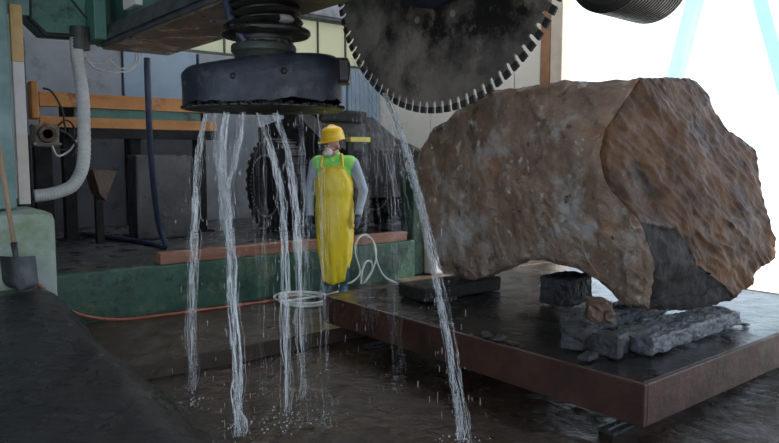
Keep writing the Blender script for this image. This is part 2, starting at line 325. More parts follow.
# ------------------------------------------------------------------ trolley platform
PX0, PX1, PY0, PY1, PZ0, PZ1 = 3.2, 6.3, 1.86, 4.86, .07, .30
tr = thing('trolley_platform', (4.75, 3.36, ZF), 'low rusty steel trolley platform carrying the huge boulder', 'platform')
m = MB(); m.box((PX0+.03, PY0+.03, PZ0+.08), (PX1-.03, PY1-.03, PZ1-.004), .006); m.build('deck', M['deck'], tr)
for nm, lo, hi in (('side_plate', (PX0, PY0, PZ0), (PX0+.03, PY1, PZ1)), ('side_plate', (PX1-.03, PY0, PZ0), (PX1, PY1, PZ1)), ('side_plate', (PX0+.03, PY0, PZ0), (PX1-.03, PY0+.03, PZ1)), ('side_plate', (PX0+.03, PY1-.03, PZ0), (PX1-.03, PY1, PZ1))):
    m = MB(); m.box(lo, hi, .006); m.build(nm, M['rust'], tr)
for yy in (PY0+.35, PY1-.35):
    for xx in (PX0+.5, PX1-.5):
        m = MB(); m.lathe((xx, yy-.05, ZF+.145), [(.001, 0), (.05, 0), (.05, .01), (.10, .012), (.12, .02), (.12, .03), (.10, .035), (.10, .09), (.001, .09)], (0, 1, 0), 24); m.build('wheel', M['rust'], tr, 40)
for yy in (PY0+.40, PY1-.48):
    m = MB(); m.box((PX0+.4, yy, ZF+.1), (PX1-.4, yy+.08, PZ0+.09)); m.build('axle_beam', M['rust'], tr)
for i, yy in enumerate((PY0+.35, PY1-.35)):
    m = MB(); m.box((3.4, yy-.05, ZF-.02), (XR-.3, yy+.05, ZF+.015)); m.box((3.4, yy-.018, ZF+.015), (XR-.3, yy+.018, ZF+.032), .004)
    tag(m.build('track_rail', M['shovel'], origin=(5, yy, ZF)), ('worn steel track rail under the near edge of the trolley, by the granite bearer', 'worn steel track rail under the trolley on the side of the floor step')[i], 'rail', 'rails under the trolley')

# ------------------------------------------------------------------ boulder
def RK(px, py, X): return atx(px, py, X)
Lf = [RK(418,152,4.10), RK(430,128,4.08), RK(457,107,4.05), RK(487,90,4.02), RK(530,85,4.05), RK(580,80,4.2)]
Cr = [RK(640,77,4.45), RK(606,128,4.0), RK(600,155,3.95), RK(608,185,3.96), RK(640,221,4.02), RK(654,262,4.10), RK(648,311,4.24)]
Bt = [RK(622,304,4.15), RK(603,286,4.12), RK(577,270,4.10), RK(548,261,4.10), RK(518,262,4.10), RK(497,272,4.12), RK(470,282,4.14), RK(440,275,4.12), RK(421,245,4.10), RK(416,200,4.10)]
Rt = [atd(700,78,5.35), atd(713,96,5.42), atd(716,112,5.45), atd(732,130,5.5), atd(757,150,5.6), atd(761,180,5.55), atd(770,214,5.5), atd(781,238,5.45), atd(778,258,5.4), atd(761,270,5.3), atd(756,285,5.25), atd(735,300,5.1), atd(702,310,4.85)]
Fc = [atd(672,228,4.70), atd(697,266,4.82), atd(728,288,5.0)]
bm = bmesh.new()
mk = lambda P: [bm.verts.new(p) for p in P]
L_, C_, B_, R_, F_ = mk(Lf), mk(Cr), mk(Bt), mk(Rt), mk(Fc)
mid = mk([RK(520,170,3.95), RK(470,200,4.0), RK(560,220,4.0), RK(540,120,3.97)])   # bulge of the weathered face
def face(vs, mi):
    f = bm.faces.new(vs); f.material_index = mi; return f
face([L_[0], L_[1], L_[2], mid[3], mid[0], mid[1], B_[9]], 0)
face([L_[2], L_[3], L_[4], L_[5], mid[3]], 0)
face([L_[5], C_[0], C_[1], C_[2], mid[0], mid[3]], 0)
face([C_[2], C_[3], C_[4], mid[2], mid[0]], 0)
face([C_[4], C_[5], C_[6], B_[0], B_[1], B_[2], mid[2]], 0)
face([mid[1], mid[0], mid[2], B_[2], B_[3], B_[4], B_[5]], 0)
face([B_[9], mid[1], B_[5], B_[6], B_[7], B_[8]], 0)
face([C_[4], F_[0], F_[1], C_[5]], 2)                           # dark facet
face([C_[5], F_[1], F_[2], R_[11], R_[12], C_[6]], 2)
ri = mk([atd(680,130,4.95), atd(700,180,4.98), atd(735,215,5.15)])   # interior of the wet face
face([C_[0], R_[0], R_[1], R_[2], ri[0], C_[1]], 1)
face([C_[1], ri[0], ri[1], C_[3], C_[2]], 1)
face([R_[2], R_[3], R_[4], R_[5], ri[1], ri[0]], 1)
face([C_[3], ri[1], F_[0], C_[4]], 1)
face([ri[1], R_[5], R_[6], ri[2]], 1)
face([ri[1], ri[2], F_[1], F_[0]], 1)
face([ri[2], R_[6], R_[7], R_[8], R_[9], F_[2], F_[1]], 1)
face([F_[2], R_[9], R_[10], R_[11]], 1)
ring = L_ + [C_[0]] + R_ + [C_[6]] + B_
cb = V((5.5, 4.0, 1.2))
back = [bm.verts.new(V((v.co.x + (cb.x-v.co.x)*.62, v.co.y + (cb.y-v.co.y)*.62, v.co.z + (cb.z-v.co.z)*.12 + (.02 if v.co.z < .8 else 0)))) for v in ring]
n = len(ring)
for i in range(n): face([ring[i], ring[(i+1) % n], back[(i+1) % n], back[i]], 1 if 6 <= i < 20 else 0)
face(back, 0)
bmesh.ops.triangulate(bm, faces=bm.faces[:]); bmesh.ops.recalc_face_normals(bm, faces=bm.faces[:])
for _ in range(5):
    long = [e for e in bm.edges if e.calc_length() > .075]
    if not long: break
    bmesh.ops.subdivide_edges(bm, edges=long, cuts=1, use_grid_fill=False)
    bmesh.ops.triangulate(bm, faces=[f for f in bm.faces if len(f.verts) > 3])
for _ in range(2): bmesh.ops.smooth_vert(bm, verts=bm.verts[:], factor=.35, use_axis_x=True, use_axis_y=True, use_axis_z=True)
for _ in range(2): bmesh.ops.subdivide_edges(bm, edges=bm.edges[:], cuts=1, use_grid_fill=True)
bm.normal_update()
mv = {}
E1 = (atd(745,250,5.1) - atd(625,130,4.6)).normalized(); E3 = FW.cross(E1).cross(E1).normalized(); E2 = E3.cross(E1)
for v in bm.verts:
    c = v.co; ms = [f.material_index for f in v.link_faces]; wet = sum(1 for q in ms if q == 1)/max(1, len(ms))
    d = .020*noise.noise(c*2.6) + .012*noise.noise(c*6.5) + .008*noise.noise(c*15)
    q = V((c.dot(E1), c.dot(E2), c.dot(E3)))                    # fracture ridges run down to the right on the wet side
    wq = q + V((0, .06*noise.noise(c*2.2), 0))
    d = d*(1-.35*wet) + wet*(.036*(.3-abs(noise.noise(V((wq.x*1.8, wq.y*5.5, wq.z*2.4))))) + .016*(.3-abs(noise.noise(V((wq.x*4, wq.y*16, wq.z*6+7))))) + .008*noise.noise(V((wq.x*12, wq.y*34, wq.z*10))))
    d += (1-wet)*(.030*(.25-abs(noise.noise(c*3.1+V((4, 2, 1))))) + .010*(.25-abs(noise.noise(c*9+V((1, 5, 2))))))
    cell = noise.noise(V((math.floor(c.y*4.5 + noise.noise(c*4)), math.floor(c.z*4.5 + noise.noise(c*4+V((9, 1, 3)))), 2.5)))
    d += (1-wet)*.012*cell
    mv[v] = v.normal*d
for v, d in mv.items(): v.co += d
me = bpy.data.meshes.new('boulder'); bo = V((4.9, 3.3, .42))
for v in bm.verts: v.co -= bo
bm.to_mesh(me); bm.free()
for k in ('rock_matte', 'rock_wet', 'rock_dark'): me.materials.append(M[k])
me.polygons.foreach_set('use_smooth', [True]*len(me.polygons)); me.set_sharp_from_angle(angle=math.radians(38))
bd = bpy.data.objects.new('boulder', me); bd.location = bo; col.objects.link(bd)
tag(bd, 'huge brown stone boulder with a wet fractured side on the trolley', 'boulder')

# stones and timbers under the boulder
def stone(name, lo, hi, rot, m_, label, group=None, amp=.012, seg=5):
    lo, hi = V(lo), V(hi); c = (lo+hi)/2; bm = bmesh.new(); bmesh.ops.create_cube(bm, size=1)
    for v in bm.verts: v.co = V((v.co.x*(hi.x-lo.x), v.co.y*(hi.y-lo.y), v.co.z*(hi.z-lo.z)))
    bmesh.ops.bevel(bm, geom=bm.edges[:], offset=.012, segments=1, affect='EDGES')
    for _ in range(seg):
        e = [e for e in bm.edges if e.calc_length() > .04]
        if not e: break
        bmesh.ops.subdivide_edges(bm, edges=e, cuts=1); bmesh.ops.triangulate(bm, faces=[f for f in bm.faces if len(f.verts) > 3])
    bm.normal_update()
    mvv = [(v, v.normal*(amp*noise.noise((v.co+c)*14) + amp*.7*noise.noise((v.co+c)*40))) for v in bm.verts]
    for v, d in mvv: v.co += d
    zmin = min(v.co.z for v in bm.verts)
    me = bpy.data.meshes.new(name); bm.to_mesh(me); bm.free(); me.materials.append(m_)
    o = bpy.data.objects.new(name, me); o.location = (c.x, c.y, lo.z - zmin); o.rotation_euler.z = rot; col.objects.link(o)
    return tag(o, label, 'stone' if 'timber' not in name else 'timber', group)
stone('stone_bearer', (3.66, 2.10, PZ1), (4.85, 2.36, .405), .02, M['stone_lit'], 'long rough grey granite bearer along the front of the trolley deck', None, .014)
stone('stone_bearer', (3.72, 2.62, PZ1), (4.95, 2.82, .405), .03, M['stone_lit'], 'grey granite bearer behind the brown wedge stone under the boulder', None, .014)
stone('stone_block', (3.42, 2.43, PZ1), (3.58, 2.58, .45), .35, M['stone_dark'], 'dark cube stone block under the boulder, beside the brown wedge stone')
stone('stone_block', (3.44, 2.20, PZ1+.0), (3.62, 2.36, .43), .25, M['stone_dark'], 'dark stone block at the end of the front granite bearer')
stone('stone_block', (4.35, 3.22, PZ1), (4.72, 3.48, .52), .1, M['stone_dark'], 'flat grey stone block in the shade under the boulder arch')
stone('wedge_stone', (3.56, 2.37, .447), (3.76, 2.52, .57), .6, M['stone_brown'], 'brown wedge-shaped stone jammed on top of the dark blocks', None, .03)
stone('bearer_timber', (3.66, 4.05, PZ1), (4.55, 4.40, .415), 0, M['dark_timber'], 'dark square timber under the far end of the boulder', None, .004)
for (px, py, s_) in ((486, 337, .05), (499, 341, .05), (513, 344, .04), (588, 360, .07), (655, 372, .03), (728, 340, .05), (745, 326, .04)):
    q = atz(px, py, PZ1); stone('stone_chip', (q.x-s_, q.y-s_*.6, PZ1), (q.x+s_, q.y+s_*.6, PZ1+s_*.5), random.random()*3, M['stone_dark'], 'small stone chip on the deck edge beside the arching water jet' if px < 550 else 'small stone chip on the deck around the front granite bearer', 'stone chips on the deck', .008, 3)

# ------------------------------------------------------------------ sludge heap and shovel
def hz(x, y):
    H = .03 + .52*min(1, max(0, (y-1.8)/4.0))**1.1
    e = 1.72 + .06*noise.noise(V((0, y*1.3, 5))) + .35*max(0, 2.6-y)
    t = min(1, max(0, (e - x)/.5)); t = t*t*(3-2*t)
    rough = (1-t)*t*4
    return ZF - .02 + H*t + .02*t + rough*(.03*noise.noise(V((x*9, y*9, 1))) + .025*noise.noise(V((x*22, y*22, 4)))) + .008*noise.noise(V((x*3, y*3, 8)))
g = grid(-2.2, 1.9, 1.2, 6.045, 190, 214, hz); tag(g.build('sludge_heap', M['mud'], smooth=True, origin=(0, 3.5, ZF), fix=False), 'dark wet sludge bank sloping down beside the low green wall', 'sludge heap')
m = MB(); m.box((-.6, 6.06, -.1), (1.42, 6.9, 1.03), .07)
for v in m.v: v.z += .02*noise.noise(v*3); v.x += .02*noise.noise(v*2)
tag(m.build('concrete_block', M['block'], origin=(.4, 6.4, 0), smooth=40), 'pale concrete foundation block with green algae stains behind the shovel', 'block')
sh = thing('shovel', (1.02, 5.9, hz(1.02, 5.9)), 'wooden handled shovel leaning against the pale concrete block', 'shovel')
foot = V((1.10, 5.88, hz(1.10, 5.88)+.005)); top = aty(-4, 130, 6.02); ax = (top-foot).normalized()
m = MB(); m.tube([foot + ax*.24, foot + ax*.7, top], .017, 12); m.build('handle', M['wood'], sh, True)
m = MB(); m.tube([foot + ax*.16, foot + ax*.28, foot + ax*.38], lambda t: .014+.012*t, 12); m.build('socket', M['shovel'], sh, True)
bl = MB(); side = V((.80, -.60, 0)); nrm = ax.cross(side).normalized()
NU, NV = 10, 12
for sgn in (0, 1):
    vs = []
    for j in range(NV+1):
        t = j/NV; wd = .135*(1 if t > .3 else math.sin(PI/2*(t/.3)**.6) if t > 0 else .02)
        for i in range(NU+1):
            u = -1+2*i/NU
            vs.append(foot + ax*(.27*t - .0*abs(u)) + side*(u*wd) + nrm*(.04*u*u*(.5+.5*t) - .02 + sgn*.006))
    bl.add(vs, [(j*(NU+1)+i, j*(NU+1)+i+1, (j+1)*(NU+1)+i+1, (j+1)*(NU+1)+i) for j in range(NV) for i in range(NU)])
bl.build('blade', M['shovel'], sh, True)

# ------------------------------------------------------------------ bridge saw
bs = thing('bridge_saw', (2.42, 7.2, 0), 'dark bridge saw beam carrying a large toothed circular saw blade', 'saw')
BX0, BX1, BZ = 2.1, 2.76, 2.5
m = MB(); m.box((BX0, -1.5, BZ+.02), (BX1, 7.0, 2.70), .01); m.build('bottom_chord', M['beam'], bs)
m = MB(); m.box((BX0+.10, -1.5, 2.70), (BX1-.02, 7.0, 3.3), .01); m.build('beam', M['green'], bs)
q = atx(137, 8, BX0+.1); m = MB(); m.box((BX0+.03, q.y-.16, 2.78), (BX0+.099, q.y+.16, 3.25), .01); m.build('junction_box', M['mask'], bs)
m = MB(); m.box((BX0+.01, -1.5, BZ), (BX1-.01, 6.99, BZ+.018)); m.build('underside_plate', M['underside'], bs)
m = MB(); m.box((BX0-.03, -1.5, 2.56), (BX0-.001, 6.95, 2.61)); m.build('guide_rail', M['beam'], bs)
m = MB(); m.box((BX0-.14, 6.7, BZ+.05), (BX0-.03, 7.1, 3.6), .01); m.build('end_plate', M['green'], bs)
m = MB(); m.box((BX0-.12, 7.05, ZT), (BX1+.05, 7.45, 3.6), .02)
# trestle carrying the far end of the beam
m = MB(); m.box((BX0+.0, 7.02, 2.55), (BX1, 7.2, 3.6), .02); m.build('end_block', M['green'], bs)
m = MB(); q = [aty(px, py, 6.95) for px, py in ((30, -40), (84, -40), (86, 36), (46, 33), (30, 17))]; m.prism(q, (0, .35, 0)); gg = m.build('drive_guard', M['green'], bs)
m = MB(); m.tube([aty(84, 37, 6.93), aty(46, 34.5, 6.93), aty(29, 18, 6.93), aty(29, -20, 6.93)], .022, 6); m.build('edge_seal', M['black'], gg)
m = MB(); m.tube([aty(70, -2, 6.92), aty(87, 19, 6.92)], .008, 6); m.build('edge_seal', M['black'], gg)
m = MB(); q = [aty(px, py, 6.6) for px, py in ((6, -30), (29, -30), (29, 15), (6, 14))]; m.prism(q, (0, .3, 0)); m.build('column_box', M['pale_green'], bs)
m = MB(); m.box((.35, 6.35, 1.04), (1.19, 6.85, 4.2), .02); m.build('column', M['pale_green'], bs)
m = MB(); m.box((.3, 6.3, 3.3), (2.8, 7.2, 3.62), .02); m.build('head_beam', M['green'], bs)
a_, b_ = aty(18, 17, 6.58), aty(25, 204, 6.58)
zm_ = aty(20, 62, 6.58).z; m = MB(); m.box((1.243, 6.558, zm_), (1.337, 6.602, a_.z+.1), .004); m.build('guide_bar_sleeve', M['yellow_dull'], bs)
m = MB(); m.box((1.245, 6.56, b_.z), (1.335, 6.60, zm_), .004); m.box((1.19, 6.6, b_.z+.05), (1.3, 6.66, a_.z+.2)); m.build('guide_bar', M['yellow_post'], bs)
# blade
BC = V((3.141, 3.383, 2.904)); R_OUT, R_L, R_G = 1.146, 1.105, 1.068; NT = 92
m = MB(); vs = []; ol = []
for k in range(NT):
    a0 = 2*PI*k/NT; st = 2*PI/NT
    for f_, r in ((.0, R_L), (.60, R_L), (.63, R_G+.02), (.66, R_G+.004), (.78, R_G), (.90, R_G+.004), (.96, R_G+.02)):
        a = a0 + st*f_; ol.append((r*math.sin(a), r*math.cos(a)))
nn = len(ol); th = .006
for sx in (-th, th): vs += [BC + V((sx, a, b)) for a, b in ol] + [BC + V((sx, a*.4, b*.4)) for a, b in ol]
fs = []
for i in range(nn):
    j = (i+1) % nn
    fs += [(i, j, nn+j, nn+i), (2*nn+i, 3*nn+i, 3*nn+j, 2*nn+j), (i, 2*nn+i, 2*nn+j, j)]
m.add(vs, fs); sb = m.build('saw_blade', M['blade'], bs)
tm = MB(); tm.box((-.010, -.0245, 0), (.010, .0245, .043), .003); tmesh = tm.mesh('tooth', M['tooth'])
for k in range(NT):
    a = 2*PI*(k+.30)/NT; o = bpy.data.objects.new('tooth', tmesh); col.objects.link(o); o.parent = sb
    o.location = BC + V((0, math.sin(a)*(R_L-.001), math.cos(a)*(R_L-.001))) - wloc(sb); o.rotation_euler.x = -a
m = MB(); m.lathe(BC, [(.001, -.05), (.46, -.05), (.47, -.045), (.47, -.006), (.001, -.006)], (1, 0, 0), 64); m.build('flange', M['hub'], sb, 40)
m = MB(); m.lathe(BC, [(.001, -.35), (.22, -.35), (.25, -.30), (.25, -.12), (.36, -.10), (.38, -.05), (.001, -.05)], (1, 0, 0), 48); m.build('hub', M['hub'], sb, 40)
m = MB(); m.lathe(BC, [(.001, .007), (.47, .007), (.47, .06), (.001, .06)], (1, 0, 0), 48); m.build('flange', M['hub'], sb, 40)
for k in range(10):
    a = 2*PI*k/10 + .28; p = BC + V((-.006, math.sin(a)*.55, math.cos(a)*.55)); m = MB(); m.cyl(p, p + V((-.008, 0, 0)), .022, n=14); m.build('bolt', M['brass'], sb)
m = MB(); m.box((2.76, 3.15, 2.66), (2.95, 3.62, 3.14), .03); m.build('gearbox', M['bellows'], bs)
# drive motor hanging right of the blade
mc = atd(630, -25, 4.35); prof = [(.001, -.22), (.15, -.22), (.17, -.27), (.22, -.30), (.25, -.29)]
for k in range(17): h = -.28 + k*.034; prof += [(.268, h), (.268, h+.018), (.245, h+.021), (.245, h+.032)]
prof += [(.25, .31), (.2, .34), (.001, .34)]
m = MB(); m.lathe(mc, prof, (1, .1, .02), 56); m.build('drive_motor', M['motor_black'], bs, 30)
m = MB(); m.cyl(mc, V((mc.x, mc.y, 3.4)), .09); m.box((2.7, mc.y-.12, 3.3), (mc.x+.15, mc.y+.12, 3.5)); m.box((2.4, mc.y-.12, 3.1), (2.72, mc.y+.12, 3.5)); m.build('motor_arm', M['green'], bs)

# ------------------------------------------------------------------ horizontal cutting head
HC = V((2.37, 4.30, 0)); hd = thing('cutting_head', (2.37, 4.30, 1.78), 'navy horizontal cutting head hanging below the beam, shedding water', 'cutting head')
m = MB(); prof = []
for k in range(4):
    z = 2.52 - k*.062; R0 = .235 + .012*k; prof += [(.19, z), (R0, z-.012), (R0+.014, z-.028), (R0, z-.042), (.19, z-.052)]
m.lathe(HC, [(.001, 2.52)] + prof + [(.19, 2.26), (.001, 2.26)], (0, 0, 1), 48)
for v in m.v: v.z += .10*(v-HC).dot(V((.777, -.629, 0)))*min(1, (v.z-2.2)*4) ; v.z = min(v.z, 2.499)
m.build('bellows', M['bellows'], hd, 40)
m = MB(); m.lathe(HC + V((.03, -.02, 0)), [(.001, 2.34), (.27, 2.34), (.285, 2.325), (.285, 2.305), (.27, 2.29), (.001, 2.29)], (0, 0, 1), 48); m.build('collar_ring', M['bellows'], hd, 40)
m = MB(); m.lathe(HC, [(.001, 2.29), (.165, 2.29), (.165, 2.25), (.215, 2.23), (.222, 2.215), (.222, 2.185), (.20, 2.165), (.19, 2.10), (.001, 2.10)], (0, 0, 1), 48); m.build('neck_flange', M['flange'], hd, 40)
for k in range(8):
    a = 2*PI*k/8; p = HC + V((math.cos(a)*.195, math.sin(a)*.195, 2.225)); m = MB(); m.cyl(p, p + V((0, 0, .02)), .014, n=6); m.build('bolt', M['bellows'], hd)
# hood: rounded shell with a ragged lower edge
m = MB(); NS = 96; vs = []; fs = []
def hoodr(a):   # stadium-like plan, long axis across the view
    ca, sa = math.cos(a), math.sin(a); return 1/((abs(ca)/.53)**3 + (abs(sa)/.43)**3)**(1/3)
du, dv = V((.777, -.629, 0)), V((.629, .777, 0))
rows = [(0.0, 2.115), (.80, 2.115), (.95, 2.108), (1.0, 2.08), (1.01, 2.0), (1.0, 1.92), (1.0, 0)]
for j, (s_, z) in enumerate(rows):
    for k in range(NS):
        a = 2*PI*k/NS; r = hoodr(a)*s_; zz = z
        if j == len(rows)-1: zz = 1.825 + .025*noise.noise(V((math.cos(a)*2, math.sin(a)*2, 3))) + .018*noise.noise(V((math.cos(a)*9, math.sin(a)*9, 1))) + .02*math.cos(a)
        tilt = -.035*math.cos(a)*s_
        vs.append(HC + du*(math.cos(a)*r) + dv*(math.sin(a)*r) + V((0, 0, zz - (tilt if j < 4 else 0) - (.03*max(0, -math.cos(a)) if j < 4 else 0))))
for j in range(len(rows)-1):
    for k in range(NS): fs.append((j*NS+k, j*NS+(k+1) % NS, (j+1)*NS+(k+1) % NS, (j+1)*NS+k))
m.add(vs, fs); m.build('hood', M['guard'], hd, 45)
Mx = Matrix.Rotation(-.68, 3, 'Z')
c = HC + du*.54; m = MB(); m.box((c.x-.05, c.y-.11, 1.97), (c.x+.05, c.y+.11, 2.14), .02, Mx); m.build('end_cap', M['bellows'], hd)
for (o_, z) in ((-.46, 1.96), (-.12, 2.0), (.2, 2.03)):
    p = HC + du*o_ - dv*(.425 if abs(o_) < .4 else .30); m = MB(); m.ell(p + V((0, 0, z-.02)), (.022, .022, .022), None, 10, 6); m.build('bolt', M['bellows'], hd)
m = MB(); NB = 150; vs = []; fs = []
for z in (1.800, 1.792):
    for k in range(NB):
        a = 2*PI*k/NB; r = .535 + (.012 if k % 3 else -.006) + .01*noise.noise(V((k*.3, 0, 0))); vs.append(HC + V((math.cos(a)*r, math.sin(a)*r, z)))
fs = [tuple(range(NB)), tuple(range(NB, 2*NB))] + [(k, (k+1) % NB, NB+(k+1) % NB, NB+k) for k in range(NB)]
m.add(vs, fs); m.build('horizontal_blade', M['bellows'], hd)
m = MB(); rc = random.Random(3)
for k in range(150):
    a = 2*PI*rc.random(); r = .525 + .02*rc.random(); s_ = .006 + .014*rc.random()
    m.ell(HC + V((math.cos(a)*r, math.sin(a)*r, 1.80 + .012*rc.random())), (s_, s_, s_*.7), None, 6, 4)
cru = m.build('mud_crust', M['mud'], hd); cru['kind'] = 'stuff'
m = MB(); m.cyl(HC + V((0, 0, 1.80)), HC + V((0, 0, 2.12)), .12); m.build('spindle', M['bellows'], hd)
m = MB(); m.tube(smooth_path([atd(222, -20, 4.62), atd(226, 0, 4.60), atd(231, 18, 4.58), atd(240, 34, 4.58), atd(246, 44, 4.6)]), .03, 10); m.build('feed_hose', M['blue_hose'], hd, True)
m = MB(); m.ell(HC + V((.03, -.235, 2.38)), (.07, .05, .03)); m.build('grease_cap', M['lug'], hd, True)

# ------------------------------------------------------------------ back yard machinery on the terrace
cr = thing('conveyor_frame', (2.8, 8.8, ZT), 'orange railed conveyor frame standing on the terrace behind the beam', 'conveyor')
ya = 8.8
za, zb = aty(60, 93, ya).z, aty(60, 107, ya).z; zc, zd = aty(90, 118, ya).z, aty(90, 128, ya).z
xl, xr = aty(38, 98, ya).x, aty(215, 98, ya).x
def ibeam(z0, z1, d):
    m = MB(); m.box((xl, ya-d, z1-.03), (xr, ya+d, z1)); m.box((xl, ya-d, z0), (xr, ya+d, z0+.03)); m.box((xl, ya-d*.9, z0+.03), (xr, ya+.02, z1-.03)); return m
ibeam(zb, za, .07).build('rail', M['orange'], cr)
ibeam(zd, zc, .06).build('rail', M['orange'], cr)
m = MB(); m.box((xl+.3, ya-.05, zd-.12), (xr, ya+.12, zd-.005)); m.build('sill_beam', M['machine_dark'], cr)
m = MB(); m.box((xl+.4, ya+.03, zc+.005), (xr-.2, ya+.06, zb-.005)); m.build('web_plate', M['green'], cr)
for px in (72, 139, 205):
    xx = aty(px, 140, ya).x; m = MB(); m.box((xx-.07, ya+.13, ZT), (xx+.07, ya+.27, za-.02), .01); m.box((xx-.14, ya+.06, ZT), (xx+.14, ya+.34, ZT+.02)); m.build('leg', M['machine_dark'], cr)
for k in range(0):
    xx = xl + .45 + k*.22; m = MB(); m.cyl((xx, ya-.055, (zb+zc)/2), (xx, ya+.03, (zb+zc)/2), .028, n=14); m.build('roller', M['flange'], cr, 40)
# geared motor at the conveyor end
gm = thing('geared_motor', (xl+.15, 8.45, ZT), 'grimy cream geared motor with round flange at the end of the orange rails', 'motor')
yg = 8.45; p0 = aty(34, 123, yg); p1 = aty(60, 147, yg)
m = MB(); m.box((p0.x, yg, p1.z), (p1.x, yg+.26, p0.z), .03); m.build('gear_case', M['motor'], gm)
c = aty(47, 134, yg); m = MB(); m.lathe(c, [(.001, .0), (.05, .0), (.055, -.05), (.09, -.05), (.10, -.04), (.10, .0), (.12, .01)], (0, 1, 0), 28); m.build('round_flange', M['stone_brown'], gm, 40)
for k in range(4):
    q = c + V(((-1, 1, 1, -1)[k]*.13, -.005, (-1, -1, 1, 1)[k]*.11)); m = MB(); m.cyl(q, q + V((0, -.02, 0)), .016, n=6); m.build('bolt', M['lug'], gm)
p0 = aty(31, 80, yg); p1 = aty(41, 119, yg); m = MB(); m.box((p0.x, yg+.05, p1.z), (p1.x, yg+.24, p0.z), .02); m.build('terminal_box', M['orange'], gm)
m = MB(); m.box((p0.x+.03, yg+.1, ZT), (p1.x+.12, yg+.26, aty(50, 147, yg).z+.002)); m.build('stand', M['machine_dark'], gm)
for k, pts in enumerate((((43, 88), (52, 92), (62, 110), (66, 135)), ((58, 126), (66, 120), (74, 128), (70, 148), (60, 150)), ((52, 146), (58, 156), (70, 150), (78, 138)), ((60, 130), (70, 136), (76, 146), (72, 156)))):
    m = MB(); m.tube(smooth_path([aty(a, b, yg-.03-.02*k) for a, b in pts]), .012, 6); m.build('cable', M['black'] if k != 2 else M['white_hose'], gm, True)
# pedestal, hopper, scattered parts
pc0 = aty(131, 155, 8.55); pc1 = aty(190, 236, 8.55)
m = MB(); m.box((pc0.x, 8.4, ZT), (pc1.x, 8.75, pc0.z), .03); tag(m.build('concrete_pedestal', M['machine_dark'] if 0 else M['terrace'], origin=((pc0.x+pc1.x)/2, 8.55, ZT)), 'dark square concrete pedestal under the orange rails', 'pedestal')
hp = aty(106, 172, 8.2); m = MB(); hpo = thing('steel_hopper', (hp.x, 8.2, ZT), 'dark rusty tapered hopper below the orange rails', 'hopper')
m.prism([aty(93, 170, 8.1), aty(117, 171, 8.1), aty(106, 201, 8.1), aty(100, 194, 8.1)], (0, .35, 0)); m.build('body', M['stone_brown'], hpo)
m = MB(); m.box((hp.x-.06, 8.42, ZT), (hp.x+.02, 8.5, hp.z)); m.build('stand', M['machine_dark'], hpo)
for i, (px, py, wd, h, mt, nm, lab, ct) in enumerate(((67, 214, .16, .07, 'stone_brown', 'brick', 'single brown brick lying on the terrace behind the concrete block', 'brick'), (84, 215, .18, .05, 'terrace', 'rubble_piece', 'flat grey rubble piece lying beside the brown brick', 'stone'))):
    q = atz(px, py+14, ZT); m = MB(); m.box((q.x-wd/2, q.y-.05, ZT), (q.x+wd/2, q.y+.05, ZT+h), .008); tag(m.build(nm, M[mt], origin=(q.x, q.y, ZT)), lab, ct)
q = atz(200, 219, ZT); m = MB(); m.lathe((q.x, q.y, ZT), [(.001, 0), (.075, 0), (.085, .02), (.085, .22), (.06, .27), (.035, .29), (.035, .33), (.001, .33)], (0, 0, 1), 24); tag(m.build('reflection_standin', M['mask'], origin=(q.x, q.y, ZT), smooth=40), 'small white upright stand-in for a bright reflection behind the falling water', 'reflection')  # white shape added in place of a bright reflection on the terrace
# parked loader
ld = thing('wheel_loader', (5.4, 8.0, ZT), 'dark wheel loader parked on the terrace behind the worker', 'loader')
def wheel(c, r, wd):
    m = MB(); pr = [(r*.52, -wd/2+.02), (r*.60, -wd/2-.01), (r*.80, -wd/2-.02), (r*.93, -wd/2+.01), (r, -wd/2+.05), (r, wd/2-.05), (r*.93, wd/2), (r*.6, wd/2), (r*.5, wd/2-.05)]
    m.lathe(c, pr, (1, 0, 0), 56); ty = m.build('tyre', M['tyre'], ld, 40)
    m = MB(); m.lathe(c, [(.001, -wd/2+.06), (r*.2, -wd/2+.04), (r*.3, -wd/2+.07), (r*.5, -wd/2+.05), (r*.54, -wd/2+.01), (r*.54, wd/2-.05), (.001, wd/2-.05)], (1, 0, 0), 40); m.build('rim', M['machine_dark'], ld, 40)
    m = MB(); m.box((-.008, -.013, -.013), (.008, .013, .013)); lm = m.mesh('lug', M['lug'])
    for k in range(44):
        a = 2*PI*k/44; o = bpy.data.objects.new('lug', lm); col.objects.link(o); o.parent = ty
        o.location = V(c) + V((-wd/2-.012, math.sin(a)*r*.66, math.cos(a)*r*.66)) - wloc(ty); o.rotation_euler.x = -a
    m = MB()
    for k in range(30):
        a = 2*PI*k/30; R3 = Matrix.Rotation(-a, 3, 'X')
        m.box((c[0]-wd/2+.02, c[1]+math.sin(a)*r-.03, c[2]+math.cos(a)*r-.015), (c[0]+wd/2-.02, c[1]+math.sin(a)*r+.03, c[2]+math.cos(a)*r+.015), 0, R3)
    o = m.build('tread', M['tyre'], ty); o['kind'] = 'stuff'
wheel((4.72, 8.25, ZT+.635), .62, .34); wheel((4.95, 7.15, ZT+.52), .50, .30)
wheel((6.55, 8.25, ZT+.635), .62, .34); wheel((6.40, 7.15, ZT+.52), .50, .30)
m = MB(); m.prism([V((4.95, 6.95, .95)), V((4.95, 9.1, .95)), V((4.95, 9.2, 1.9)), V((4.95, 8.1, 2.05)), V((4.95, 7.6, 1.75)), V((4.95, 6.95, 1.55))], (1.3, 0, 0)); m.build('body', M['machine_dark'], ld)
m = MB(); m.box((5.2, 7.9, 1.95), (6.0, 8.9, 2.12), .04); m.build('engine_cover', M['machine_dark'], ld)
q0 = aty(349, 137, 6.93); q1 = aty(369, 142, 6.93); m = MB(); m.box((q0.x, 6.9, q1.z), (q1.x, 6.98, q0.z), .004); m.build('hazard_bar', M['hazard'], ld)
